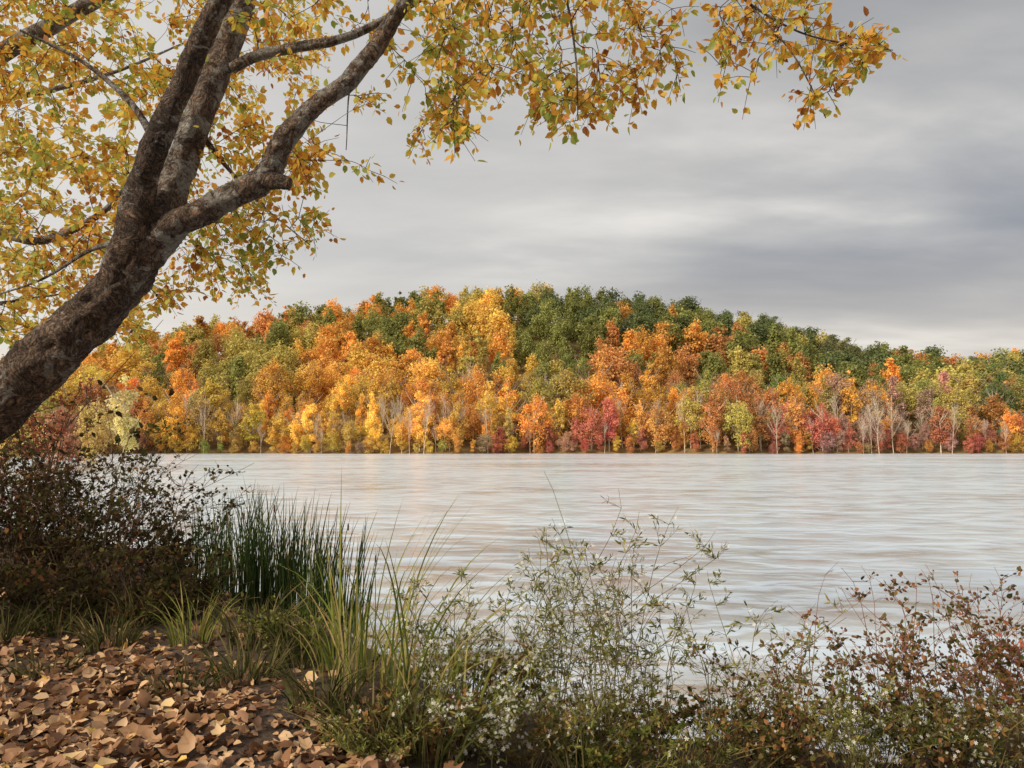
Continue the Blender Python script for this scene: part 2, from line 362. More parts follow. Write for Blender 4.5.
for ki, kd in enumerate(kinds):
    CR[kd] = []; TRK[kd] = []; SINGLE[kd] = []; LOWCR[kd] = []
    for s in range(8):
        rnd = random.Random(ki * 10 + s)
        V, Q = crown_data(kd, 4400, .0175, 100 * ki + s)
        CR[kd].append(mesh_np('crown', V, Q, M_far))
        tb = MB(); pts = np.array([[0, 0, -.03], [rnd.uniform(-.015, .015), .005, .2], [rnd.uniform(-.03, .03), 0, .5], [rnd.uniform(-.03, .03), 0, .9]])
        tube(tb, catmull(pts, 3), np.linspace(.011, .004, 10), 5)
        for k in range(14):
            a = rnd.uniform(0, 6.28); z0 = rnd.uniform(.25, .7); l = rnd.uniform(.12, .3)
            tube(tb, [[0, 0, z0], [math.cos(a) * l * .5, math.sin(a) * l * .5, z0 + l * .5], [math.cos(a) * l * .95, math.sin(a) * l * .95, z0 + l * 1.15]], [.006, .0045, .0025], 3)
        TV, TQ = tb.data(); TRK[kd].append(mesh_np('trunk', TV, TQ, M_ftrunk if s % 2 else M_fpale))
        SINGLE[kd].append(mesh_np('tree', np.vstack([V, TV]), np.vstack([Q, TQ + len(V)]), [M_far, M_ftrunk], mi=[0] * len(Q) + [1] * len(TQ)))
        LOWCR[kd].append(crown_data(kd, 2000, .028, 100 * ki + s + 50))
BARE = []; BARETW = []
for s in range(8):
    tb = MB(); rnd = random.Random(50 + s); tw = MB()
    tube(tb, catmull([[0, 0, -.03], [.015, 0, .3], [rnd.uniform(-.05, .05), 0, .7], [rnd.uniform(-.06, .06), 0, 1]], 3), np.linspace(.009, .0025, 10), 5)
    for k in range(14 + 2 * (s % 3)):
        a = rnd.uniform(0, 6.28); z0 = .3 + .65 * k / 18
        branch_tree(tw, (0, 0, z0), (math.cos(a) * .5, math.sin(a) * .5, .9), (1.1 - z0) * .38, .0036, 2, rnd, .42, 3)
    V, Q = tb.data(); BARE.append(mesh_np('trunk', V, Q, M_fpale)); V, Q = tw.data(); BARETW.append(mesh_np('branches', V, Q, M_fpale))

COLS = {'O': ('bright orange', (.78,.39,.085)), 'Y': ('golden yellow', (.84,.55,.12)), 'K': ('olive yellow', (.53,.42,.115)), 'G': ('olive green', (.30,.295,.085)),
        'D': ('dark green', (.185,.21,.08)), 'R': ('coral red', (.64,.20,.13)), 'P': ('dusty pink brown', (.57,.35,.24)), 'L': ('rusty orange', (.66,.30,.10))}
#        x: -50 0   50  100 150 200 250 300 350 400 450 500 550 600 650 700 750 800 850 900 950 1000 1050
GRID = ["K O O K K O K G O O G K G G D D D D G G K O O".split(),
        "O Y K O K O L G G K K Y G D D G D K D L D G D".split(),
        "Y O O K L K G K O G O Y G G O G L G D G G K D".split(),
        "O K O Y O G K O Y O K Y G O L G G K O G K D G".split(),
        "K Y K Y O K Y O Y Y O Y K O O K L K O P K L G".split(),
        "Y K Y L O Y K Y Y Y Y O R Y O L L R P P L O D".split()]
def pick(px, frac, rnd):
    c = int(round((px + 50) / 50 + rnd.uniform(-.9, .9))); c = max(0, min(22, c))
    r_ = 5 - frac * 5 + rnd.uniform(-.8, .8); r_ = max(0, min(5, int(round(r_))))
    if frac == 0 and px > 480 and rnd.random() < .2: return rnd.choice('RRP')
    return GRID[r_][c]
rnd = random.Random(11); pts = []
for row, (dy, sp_) in enumerate([(1.2, 4.2), (5.5, 4.8), (11, 6.0)] + [(18 + 8.4 * k, 7.2 + .1 * k) for k in range(14)]):
    ymid = 172 + dy; x = -ymid * .78 - 3
    while x < ymid * .78 + 3:
        xx = x + rnd.uniform(-1, 1) * sp_ * .4; base = float(shore_y(xx))
        yy = base + dy * (YC - base) / (YC - 172) + rnd.uniform(-1, 1) * (1.2 if row < 2 else 2.8)
        pts.append([xx, yy, row]); x += sp_
trees = []
for xx, yy, row in pts:
    px = 512 + F * xx / yy; fr = min(1, max(0, (yy - 172) / 125)) ** .8 if row > 0 else 0
    c = pick(px, fr, rnd)
    if c == 'D' or (c == 'G' and row > 3 and rnd.random() < .25 and px > 560): kd = 'pine' if rnd.random() < .4 else 'high'
    elif row < 3: kd = rnd.choice(['low', 'tall', 'tall', 'low'])
    else: kd = rnd.choice(['high', 'low', 'high', 'tall'])
    H = rnd.uniform(8.0, 16) if row < 2 else rnd.uniform(12, 19.5)
    if row < 2 and px > 830: H *= .8
    W = H * rnd.uniform(.8, 1.2)
    trees.append(dict(x=xx, y=yy, row=row, c=c, kd=kd, H=H, W=W, px=px))
ONES = ['zeroth','first','second','third','fourth','fifth','sixth','seventh','eighth','ninth','tenth','eleventh','twelfth','thirteenth','fourteenth','fifteenth','sixteenth','seventeenth','eighteenth','nineteenth']
TENS = {2: ('twentieth','twenty'), 3: ('thirtieth','thirty'), 4: ('fortieth','forty'), 5: ('fiftieth','fifty'), 6: ('sixtieth','sixty'), 7: ('seventieth', 'seventy')}
def ordw(n):
    if n < 20: return ONES[n]
    a, b = divmod(n, 10); return TENS[a][0] if b == 0 else TENS[a][1] + '-' + ONES[b]
PLACE = lambda row: 'at the far waterline' if row == 0 else 'in the second shore row' if row == 1 else 'at the hill foot' if row == 2 else 'low on the hill' if row < 6 else 'halfway up the hill' if row < 9 else 'high on the hill'
broad = sorted([q for q in trees if q['kd'] != 'pine'], key=lambda q: q['y']); inds = broad[:298]; rest = broad[298:]
pines = sorted([q for q in trees if q['kd'] == 'pine'], key=lambda q: q['y'])[:200]
cnt = {}
for q in sorted(inds + pines, key=lambda q: q['px']):
    ispine = q['kd'] == 'pine'
    part = 'left' if q['px'] < 370 else 'middle' if q['px'] < 700 else 'right'
    key = (ispine, q['c'], PLACE(q['row']), part); cnt[key] = cnt.get(key, 0) + 1
    nm, rgb = COLS[q['c']]
    lab = f"{nm} {'pine' if ispine else 'broadleaf tree'} {PLACE(q['row'])}, {part} third, {ordw(cnt[key])} such from left"
    s = rnd.randrange(8); z = gz(q['x'], q['y']); j = rnd.uniform(.75, 1.18); rot = rnd.uniform(0, 6.28)
    colr = tuple(min(1, ch * j * rnd.uniform(.9, 1.1)) for ch in rgb) + (1,)
    name = 'pine_tree' if ispine else 'broadleaf_tree'
    grp = 'pines on the far hill' if ispine else 'autumn broadleaf trees on the far hill'
    if q['row'] < 2:
        e = empty(name, (q['x'], q['y'], z), rot); e.scale = (q['W'], q['W'], q['H'])
        cr = bpy.data.objects.new('crown', CR[q['kd']][s]); COL.objects.link(cr); cr.parent = e; cr.color = colr
        tr = bpy.data.objects.new('trunk', TRK[q['kd']][s]); COL.objects.link(tr); tr.parent = e
    else:
        e = bpy.data.objects.new(name, SINGLE[q['kd']][s]); COL.objects.link(e); e.location = (q['x'], q['y'], z); e.rotation_euler.z = rot
        e.scale = (q['W'], q['W'], q['H']); e.color = colr
    tag(e, lab, 'pine' if ispine else 'tree', grp)
VV = []; QQ = []; CC = []; n0 = 0
for q in rest:
    V, Q = LOWCR[q['kd']][rnd.randrange(8)]; a = rnd.uniform(0, 6.28); j = rnd.uniform(.75, 1.18); rgb = COLS[q['c']][1]
    V2 = np.stack([(V[:, 0] * math.cos(a) - V[:, 1] * math.sin(a)) * q['W'] + q['x'], (V[:, 0] * math.sin(a) + V[:, 1] * math.cos(a)) * q['W'] + q['y'], V[:, 2] * q['H'] + gz(q['x'], q['y'])], -1)
    VV.append(V2); QQ.append(Q + n0); n0 += len(V2); CC.append(np.tile(np.array([*[min(1, c * j) for c in rgb], 1.]), (len(V2), 1)))
if VV:
    me = mesh_np('upper_wood', np.vstack(VV), np.vstack(QQ), M_farv)
    at2 = me.attributes.new('tint', 'FLOAT_COLOR', 'POINT'); at2.data.foreach_set('color', np.vstack(CC).astype(np.float32).ravel())
    o = bpy.data.objects.new('upper_wood', me); COL.objects.link(o)
    tag(o, 'mixed orange and green tree crowns massed along the hilltop', 'woodland', kind='stuff')
cols_ = sorted([188, 205, 234, 262, 300, 316, 322, 346, 372, 381, 390, 402, 410, 424, 436, 446, 458, 466, 488, 512, 530, 550, 556, 575, 590, 604, 622, 640, 655, 684, 700, 716, 742, 760, 776, 812, 836, 862, 870, 878, 892, 905, 921, 932, 950, 985, 1004])
for k, px in enumerate(cols_):
    dz = rnd.choice([-1.5, -.8, 0, 1, 3]); dz = 22 if px in (550, 556, 466, 372) else dz
    yy = 172 + dz; xx = (px - 512) / F * yy; yy = float(shore_y(xx)) + dz; xx = (px - 512) / F * yy
    H = rnd.uniform(7, 15.5) + (4 if dz > 5 else 0)
    e = empty('bare_tree', (xx, yy, gz(xx, yy)), rnd.uniform(0, 6.28)); e.scale = (H * .7, H * .7, H); e.rotation_euler.x = rnd.uniform(-.1, .1); e.rotation_euler.y = rnd.uniform(-.1, .1)
    for nme, me in (('trunk', BARE[k % 8]), ('branches', BARETW[(k * 3) % 8])):
        c = bpy.data.objects.new(nme, me); COL.objects.link(c); c.parent = e
    tag(e, f'pale nearly leafless tree on the far shore, {ordw(k + 1)} bare one from the left', 'tree', 'pale bare trees along the far shore')
k = 0; x = -131.
while x < 136:
    yy = float(shore_y(x)) - 1.0 + rnd.uniform(-.3, 1.2); c = pick(512 + F * x / yy, 0, rnd); s = rnd.randrange(8)
    if rnd.random() < .3: c = rnd.choice('LPRR' if x > -5 else 'LKYP')
    e = bpy.data.objects.new('shore_shrub', CR[rnd.choice(['low', 'tall', 'tall'])][s]); COL.objects.link(e); k += 1
    h = rnd.uniform(3.0, 8.0); e.location = (x, yy, gz(x, yy) - h * .08 + .3); e.scale = (h * 1.3, h * 1.0, h); e.rotation_euler.z = rnd.uniform(0, 6.28)
    e.color = tuple(ch * rnd.uniform(.7, 1.0) for ch in COLS[c][1]) + (1,)
    tag(e, f'low {COLS[c][0]} shrub overhanging the far waterline, {ordw(k)} shrub from the left', 'shrub', 'shrubs along the far waterline')
    x += rnd.uniform(2.6, 4.6)
for k, (px, Yd, H, c, lab, W) in enumerate([(124, 62, 8.5, (.74, .64, .30), 'pale yellow tree on the left bank, right of the red one', .9), (62, 58, 6.0, (.56, .25, .17), 'muted red tree low on the left bank beside the pale yellow one', 1.1), (10, 52, 8.5, (.7, .52, .18), 'yellow tree on the left bank at the frame edge', 1.1), (96, 66, 8.0, (.62, .46, .17), 'olive gold tree on the left bank behind the pale yellow one', 1.0)]):
    x = (px - 512) / F * Yd; e = empty('bank_tree', (x, Yd, -.3), k); e.scale = (H * W, H * W, H); tag(e, lab, 'tree')
    cr = bpy.data.objects.new('crown', CR['tall' if k == 0 else 'low'][k]); COL.objects.link(cr); cr.parent = e; cr.color = (*c, 1)
    tr = bpy.data.objects.new('trunk', TRK['low'][k]); COL.objects.link(tr); tr.parent = e

# ------------------------------------------------------------------ big tree, left
def limb(spec):
    P = np.array([at(a, b, c) for a, b, c, r in spec]); r = np.array([s[3] for s in spec])
    n = 12; Q = catmull(P, n); rr = np.interp(np.linspace(0, len(P) - 1, len(Q)), np.arange(len(P)), r)
    return Q, rr
base = at(-330, 690, 4.9); base[2] = gz(base[0], base[1]) - .05
T = empty('leaning_tree', base); tag(T, 'big leaning tree with rough bark and golden leaves on the left bank', 'tree')
nodes = []
def add_limb(name, spec, sides, mat, bump, parent, lab=None):
    P, rr = limb(spec); mb = MB(); tube(mb, P, rr, sides, bump, 5.5)
    o = mb.build(name, mat, parent, True, origin=base_of[parent.name])
    if lab: o['label'] = lab
    for p, r in zip(P, rr):
        if r < .1: nodes.append((p, r))
    return o
base_of = {T.name: base}
add_limb('trunk', [(-360, 725, 4.9, .34), (-270, 640, 4.9, .27), (-170, 545, 4.8, .225), (-60, 458, 4.65, .19), (20, 382, 4.5, .168), (72, 334, 4.45, .153), (112, 294, 4.45, .145), (140, 256, 4.45, .142), (156, 226, 4.47, .12), (166, 195, 4.5, .08)], 44, M_bark, .24, T)
add_limb('limb', [(108, 296, 4.42, .10), (127, 242, 4.35, .098), (140, 190, 4.3, .086), (157, 140, 4.25, .077), (182, 84, 4.2, .072), (205, 30, 4.15, .067), (232, -25, 4.1, .058), (262, -110, 4.1, .04), (290, -190, 4, .02)], 28, M_bark, .2, T, 'dark front limb rising to the top edge')
add_limb('limb', [(150, 252, 4.55, .11), (172, 190, 4.65, .106), (194, 128, 4.75, .10), (216, 74, 4.85, .095), (236, 25, 4.95, .088), (258, -40, 5.0, .075), (300, -150, 5.1, .04), (330, -220, 5.2, .02)], 28, M_bark2, .2, T, 'pale patched limb behind the dark limb')
add_limb('limb', [(144, 258, 4.45, .11), (174, 228, 4.4, .092), (212, 207, 4.35, .082), (246, 190, 4.3, .078), (268, 172, 4.3, .085), (283, 142, 4.3, .067), (308, 112, 4.3, .061), (345, 84, 4.3, .057), (375, 48, 4.3, .052), (400, 8, 4.3, .047), (440, -45, 4.3, .04), (520, -95, 4.3, .03), (640, -110, 4.3, .02), (760, -85, 4.3, .012), (860, -50, 4.3, .006)], 28, M_bark2, .24, T, 'crooked pale limb reaching out over the lake')
add_limb('broken_stub', [(258, 178, 4.3, .055), (272, 180, 4.25, .048), (284, 182, 4.22, .044), (289, 183, 4.21, .036), (290, 183, 4.21, .004)], 14, M_bark, .35, T)
sm = [('branch', [(232, 68, 4.85, .04), (262, 54, 4.8, .04), (305, 46, 4.75, .036), (350, 36, 4.7, .03), (395, 14, 4.7, .026), (450, -14, 4.7, .02), (540, -25, 4.7, .010)]),
      ('branch', [(158, 145, 4.25, .03), (128, 100, 4.2, .02), (80, 60, 4.2, .014), (20, 30, 4.1, .008)]),
      ('branch', [(640, -110, 4.3, .018), (690, -50, 4.25, .010), (748, 2, 4.2, .008), (800, 32, 4.2, .006), (850, 44, 4.2, .005), (893, 50, 4.2, .003)]),
      ('branch', [(748, 2, 4.2, .006), (790, 50, 4.2, .005), (812, 88, 4.2, .004), (826, 118, 4.2, .003)]),
      ('branch', [(520, -95, 4.3, .02), (560, -20, 4.25, .010), (575, 50, 4.2, .007), (578, 120, 4.2, .004)]),
      ('branch', [(400, 8, 4.3, .018), (384, 45, 4.5, .010), (352, 80, 4.7, .007), (346, 150, 4.8, .003)]),
      ('branch', [(197, 128, 4.75, .03), (225, 165, 5.0, .016), (262, 205, 5.2, .009), (310, 245, 5.3, .004)]),
      ('branch', [(130, 240, 4.4, .03), (90, 250, 4.9, .016), (40, 280, 5.4, .010), (-20, 300, 5.6, .005)])]
for nme, sp_ in sm: add_limb(nme, sp_, 8, M_bark2, .15, T)
def region(n, pxr, pyr, Yr, cond=None):
    out = []
    while len(out) < n:
        a = random.uniform(*pxr); b = random.uniform(*pyr)
        if cond and not cond(a, b): continue
        out.append(at(a, b, random.uniform(*Yr)))
    return out
LB = ([0, 60, 120, 200, 270, 315, 335, 360, 430, 455, 480, 540, 575, 600, 640, 690], [350, 350, 342, 305, 288, 262, 200, 180, 172, 118, 100, 118, 146, 115, 90, 80])
lower = lambda a, b: b < np.interp(a, *LB)
tg = region(150, (-40, 250), (-60, 240), (4.7, 7.5), lower) + region(75, (-40, 270), (190, 345), (5.0, 7.0), lower)
tg += region(84, (200, 470), (-60, 185), (4.4, 6.2), lower) + region(40, (170, 320), (150, 278), (4.7, 6), lower)
tg += region(130, (430, 690), (-60, 145), (3.9, 5.4), lower)
tg += region(17, (690, 780), (-30, 85), (4.0, 4.5)) + region(14, (770, 888), (8, 68), (4.1, 4.4), lambda a, b: abs(b - (20 + (a - 770) * .24)) < 22) + region(4, (805, 835), (80, 106), (4.1, 4.3))
def foliate(tg, nodes, leafmat, parent, origin, lsize, nsub=(3, 5), nleaf=(4, 7), twmat=None):
    NP = np.array([n[0] for n in nodes]); NR = np.array([n[1] for n in nodes])
    tg = np.array(tg); dd = np.array([np.min(np.linalg.norm(NP - p, axis=1)) for p in tg]); tg = tg[np.argsort(dd)]
    tw = MB(); LP = []; LD = []; LN = []
    for p in tg:
        k = np.argmin(np.linalg.norm(NP - p, axis=1) + NR * .6); a = NP[k]; L = np.linalg.norm(p - a)
        mid = (a + p) / 2 + np.array([random.uniform(-.12, .12), random.uniform(-.12, .12), random.uniform(0, .18)]) * L
        m2 = (mid + p) / 2 + np.array([0, 0, .06 * L]) + rng.normal(size=3) * .03 * L
        P = catmull([a, mid, m2, p], 3); r0 = min(NR[k] * .7, .003 + .006 * L)
        tube(tw, P, np.linspace(max(r0, .003), .0018, len(P)), 4)
        NP = np.vstack([NP, P[3:]]); NR = np.concatenate([NR, np.full(len(P) - 3, .004)])
        out = unit((p - a)[None])[0]
        for s in range(random.randint(*nsub)):
            q = P[random.randint(max(2, len(P) - 6), len(P) - 1)]
            d = unit((out * .6 + rng.normal(size=3) * .8 + np.array([0, 0, -.05]))[None])[0]; l = random.uniform(.08, .26)
            e = q + d * l + np.array([0, 0, -.15 * l]); mm = (q + e) / 2 + np.array([0, 0, .05 * l])
            tube(tw, [q, mm, e], [.003, .0023, .0016], 3)
            for f in range(random.randint(*nleaf)):
                tt = random.uniform(.2, 1.05); b = q + (e - q) * tt
                ld = d * .4 + rng.normal(size=3) * .8 + np.array([0, 0, -.5])
                LP.append(b + rng.normal(size=3) * .012); LD.append(ld); LN.append(rng.normal(size=3) + np.array([0, -.4, .5]))
    n = len(LP); lf = MB(); S = lsize * rng.uniform(.5, 1.25, n)
    LP = np.array(LP); LD = unit(np.array(LD)); LN = np.array(LN)
    inst(lf, LEAF_V, LEAF_F, LP + LD * .02, LD, LN, S)
    tw.build('twigs', twmat or M_twig, parent, False, origin); o = lf.build('foliage', leafmat, parent, False, origin); return o
foliate(tg, nodes, M_gold, T, base, .058, (4, 6), (5, 8))
base2 = np.array([-8.6, 8.2, 0.]); base2[2] = gz(base2[0], base2[1]) - .05
T2 = empty('maple_tree', base2); tag(T2, 'yellow green leaved tree at the left edge behind the leaning tree', 'tree'); base_of[T2.name] = base2
nodes = []
def limb_w(name, P, rr, sides):
    Q = catmull(P, 6); r = np.interp(np.linspace(0, len(P) - 1, len(Q)), np.arange(len(P)), rr); mb = MB(); tube(mb, Q, r, sides, .12, 4)
    mb.build(name, M_bark2 if name == 'limb' else M_bark, T2, True, base2)
    for p, q in zip(Q, r):
        if q < .12: nodes.append((p, q))
limb_w('trunk', [base2, base2 + [.1, 0, 2], base2 + [.4, -.1, 4], base2 + [.6, -.2, 6], base2 + [.8, 0, 8.5]], [.26, .2, .16, .12, .05], 14)
b0 = base2 + np.array([.3, -.1, 3.2])
limb_w('limb', [b0, at(-60, 215, 7.4), at(5, 234, 7.0), at(45, 240, 6.9), at(100, 214, 6.8), at(130, 180, 6.8)], [.09, .06, .05, .042, .03, .010], 10)
limb_w('limb', [base2 + [.5, -.1, 5], at(-60, 90, 7), at(10, 48, 6.6), at(60, 20, 6.5), at(110, -8, 6.4), at(170, -40, 6.4)], [.12, .1, .085, .075, .07, .03], 10)
limb_w('limb', [base2 + [.5, -.1, 4.6], at(-40, 110, 8), at(50, 90, 8), at(120, 70, 8.2), at(190, 40, 8.5)], [.08, .04, .032, .02, .01], 8)
limb_w('limb', [base2 + [.2, 0, 2.4], at(-30, 310, 8.5), at(20, 300, 9), at(90, 290, 9.2)], [.06, .035, .02, .008], 8)
tg2 = region(200, (-60, 330), (-40, 175), (6.6, 10), lambda a, b: b < 190 - .35 * max(0, a - 60)) + region(130, (-60, 140), (150, 360), (7, 10), lower)
foliate(tg2, nodes, M_lemon, T2, base2, .082, (4, 5), (6, 8))

# ------------------------------------------------------------------ bank plants
def plant(name, label, cat, group, px, Y, ns, h, spread, smat, lmat, lsize, ntw=6, nlf=4, tpl=NARROW_V, fl=0, fmat=None, fsize=.018, r0=.004, lean=(0, 0), droop=.25, seeds=0, h0=.55, twl=.28):
    x = (px - 512) / F * Y; b = np.array([x, Y, gz(x, Y) - .02]); T = empty(name, b); tag(T, label, cat, group)
    st = MB(); LP = []; LD = []; FP = []; SP = []
    for i in range(ns):
        a = random.uniform(0, 6.283); s = spread * math.sqrt(random.random()); hh = h * random.uniform(h0, 1)
        b0 = b + np.array([math.cos(a), math.sin(a) * .6, 0]) * spread * .35 * random.random()
        dx = np.array([math.cos(a) * s + lean[0] * hh, math.sin(a) * s * .6 + lean[1] * hh, 0])
        ph = rng.normal(size=3) * .07 * hh; tt = np.linspace(0, 1, 9)
        P = np.array([b0 + dx * t ** 1.5 + np.array([0, 0, hh * (t * (1 + droop) - droop * t ** 3)]) + ph * math.sin(t * 5) for t in tt])
        P[0] = b0; tube(st, P, np.linspace(r0, r0 * .3, 9), 4)
        for k in range(ntw):
            u = random.uniform(.2, 1); q = P[min(8, int(u * 8))] * 1.0; a2 = random.uniform(0, 6.283)
            l = hh * twl * (1.25 - u) * random.uniform(.6, 1.3); d = np.array([math.cos(a2), math.sin(a2), random.uniform(.0, 1.3)]); d /= np.linalg.norm(d)
            e = q + d * l; mm = (q + e) / 2 + rng.normal(size=3) * .08 * l; tube(st, [q, mm, e], [r0 * .5, r0 * .4, r0 * .25], 3)
            for z in range(2):
                q2 = q + (e - q) * random.uniform(.4, .9); d2 = unit((d + rng.normal(size=3) * .6)[None])[0]; e2 = q2 + d2 * l * .4
                tube(st, [q2, e2], [r0 * .32, r0 * .2], 3); FP.append(e2); SP.append(e2)
                for f in range(nlf // 2): LP.append(q2 + (e2 - q2) * random.random()); LD.append(d2 + rng.normal(size=3) * .7)
            FP.append(e); SP.append(e)
            for f in range(nlf): LP.append(q + (e - q) * random.random()); LD.append(d + rng.normal(size=3) * .7)
    st.build('stems', smat, T, False, b)
    if LP:
        lf = MB(); n = len(LP); inst(lf, tpl, LEAF_F, LP, np.array(LD), rng.normal(size=(n, 3)) + [0, 0, .8], lsize * rng.uniform(.45, 1.3, n)); lf.build('leaves', lmat, T, False, b)
    if fl:
        FP = np.array(FP); FP = FP[rng.random(len(FP)) < min(1, fl)]; FP = np.repeat(FP, max(1, int(round(fl))), 0) + rng.normal(size=(len(FP) * max(1, int(round(fl))), 3)) * .012
        if len(FP):
            f = MB(); n = len(FP); inst(f, PET_V, PET_F, FP, rdir(n), rdir(n, .8) + np.array([0, -.5, 0]), fsize * rng.uniform(.6, 1.4, n)); f.build('flowers', M_flower, T, False, b)['kind'] = 'stuff'
    if seeds:
        SP = [p for p in SP if random.random() < seeds]
        if SP:
            f = MB()
            for p in SP:
                s = random.uniform(.004, .009); tube(f, [p + [0, 0, -s], p + [0, 0, -s * .5], p + [0, 0, s * .5], p + [0, 0, s]], [s * .2, s, s, s * .2], 5)
            f.build('seed_heads', M_seed, T, False, b)['kind'] = 'stuff'
    return T
def tuft(name, label, cat, group, px, Y, n, h, spread, w, mat, bend, seedn=0, rush=False, lx=0):
    x = (px - 512) / F * Y; b = np.array([x, Y, gz(x, Y) - .03]); T = empty(name, b); tag(T, label, cat, group); mb = MB(); tops = []
    for i in range(n):
        a = random.uniform(0, 6.283); r = spread * math.sqrt(random.random()); b0 = b + np.array([math.cos(a) * r, math.sin(a) * r * .7, 0])
        hh = h * random.uniform(.4, 1); a2 = a + random.uniform(-.8, .8); bd = bend * hh * random.uniform(.1, 1)
        tt = np.linspace(0, 1, 9); dr = random.uniform(.0, .55) * bend
        P = np.array([b0 + np.array([math.cos(a2) * bd * t ** 1.8 + lx * hh * t * t, math.sin(a2) * bd * t ** 1.8, hh * (t - dr * t ** 3)]) for t in tt])
        if rush: tube(mb, P, w * np.array([1, 1, 1, .95, .9, .8, .7, .5, .12]), 4); tops.append(P[7])
        else:
            sd_ = random.uniform(0, 3.14); ribbon(mb, P, w * random.uniform(.6, 1.2) * np.array([.6, .9, 1, 1, .9, .8, .6, .35, .03]), np.array([math.cos(sd_), math.sin(sd_), 0]))
    mb.build('stalks' if rush else 'blades', mat, T, False, b)
    if seedn:
        for p in random.sample(tops, seedn):
            f = MB(); q = p + np.array([random.uniform(.0, .02), -.01, 0]); tube(f, [q + [0, 0, -.03], q + [0, 0, -.02], q + [0, 0, .02], q + [0, 0, .03]], [.002, .008, .008, .002], 6)
            f.build('seed_head', M_seed, T, False, b)
    return T
for k, (px, Y, h, sp_, ns, lab) in enumerate([(-40, 6.3, 1.6, .9, 50, 'dark brown thicket cut by the left edge'), (30, 6.4, 1.5, .9, 42, 'dark brown thicket under the leaning trunk'), (80, 6.8, 1.7, 1.1, 42, 'tall dark brown thicket with mixed leaves between trunk and rushes'), (125, 6.4, 1.4, 1.0, 38, 'dark brown thicket second from the rushes'), (170, 6.7, 1.25, .9, 32, 'dark brown thicket next to the rushes'), (60, 5.5, .6, .8, 40, 'low brown thicket at the back of the leaf litter'), (150, 5.5, .6, .8, 40, 'low brown thicket in front of the leftmost rushes')]):
    plant('thicket', lab, 'bush', None, px, Y, ns, h, sp_, M_stemB, M_brush, .04, 12, 2, LEAF_V, r0=.005, h0=.3, twl=.38)
plant('red_sapling', 'slender red leaved sapling behind the leaning trunk', 'sapling', None, 15, 8.2, 12, 3.0, 1.3, M_stemB, M_redl, .055, 14, 6, LEAF_V, r0=.012, droop=.05)
plant('red_sapling', 'low red and brown sapling left of the rushes', 'sapling', None, 120, 6.0, 5, .8, .4, M_stemR, M_redl, .032, 5, 1, LEAF_V, r0=.004)
plant('vine', 'dark leafy vine arching out of the thicket above the rushes', 'vine', None, 110, 6.1, 6, 1.75, .5, M_stemB, M_brush, .06, 5, 2, LEAF_V, r0=.004, lean=(.35, 0), droop=.9, twl=.16)
for px, Y, h, n, lab in [(205, 6.6, 1.02, 100, 'dark green rush clump beside the brown thicket'), (240, 6.3, 1.1, 120, 'dense dark green rush clump, second from the thicket'), (275, 6.0, 1.14, 140, 'dark green rush clump in the middle of the rush bed'), (308, 5.8, 1.14, 140, 'dark green rush clump, second from the arching grass'), (338, 5.5, 1.0, 100, 'dark green rush clump beside the arching grass')]:
    tuft('rush_clump', lab, 'rushes', 'rush clumps on the bank', px, Y, n, h, .27, .004, M_rush, .24, 3, rush=True)
for px, Y, h, n, b_, lx, dull, lab in [(375, 3.9, 1.35, 50, .7, .1, 0, 'tall arching yellow green grass clump right of the rushes'), (415, 3.7, 1.4, 45, .8, .25, 0, 'arching yellow green grass clump against the white asters'), (350, 4.1, .8, 60, .8, 0, 0, 'shorter grass clump at the foot of the rushes'), (205, 4.9, .5, 70, .8, 0, 0, 'short bright grass tuft below the brown thicket'), (20, 5.0, .4, 90, .8, 0, 1, 'short dull grass tuft at the left edge'), (262, 4.7, .6, 110, 1, 0, 1, 'low grass tuft at the front of the rush bed'), (310, 4.4, .55, 110, 1, 0, 1, 'low dull grass tuft between the rushes and the arching grass'), (470, 3.5, .8, 40, .9, .2, 0, 'thin grass clump among the white asters'), (430, 3.2, .6, 60, 1.2, .1, 1, 'low dull grass tuft at the bottom edge left of the asters'), (590, 3.3, .45, 60, 1, 0, 1, 'low dull grass tuft at the bottom centre'), (700, 3.3, .4, 60, 1.2, 0, 1, 'low dull grass tuft at the bottom right of centre'), (120, 4.9, .4, 130, 1, 0, 1, 'low dull grass tuft at the back of the leaf litter'), (150, 5.4, .5, 130, 1, 0, 1, 'dull grass tuft between thicket and litter'), (70, 5.2, .4, 130, 1, 0, 1, 'dull grass tuft under the leaning trunk'), (255, 4.1, .4, 120, 1, 0, 1, 'dull grass tuft edging the leaf litter'), (330, 3.6, .45, 120, 1, 0, 1, 'dull grass tuft at the right end of the litter'), (385, 3.3, .45, 120, 1.1, 0, 1, 'dull grass tuft at the bottom edge by the litter'), (200, 5.7, .6, 120, .8, 0, 1, 'dull grass tuft at the foot of the leftmost rushes'), (60, 4.4, .25, 70, 1.2, 0, 1, 'thin dull grass growing through the middle of the litter'), (190, 4.0, .25, 70, 1.2, 0, 1, 'thin dull grass growing through the right of the litter')]:
    tuft('grass_clump', lab, 'grass', 'grass clumps on the bank', px, Y, n, h, .18, .0055, M_dgrass if dull else M_grass, b_, lx=lx)
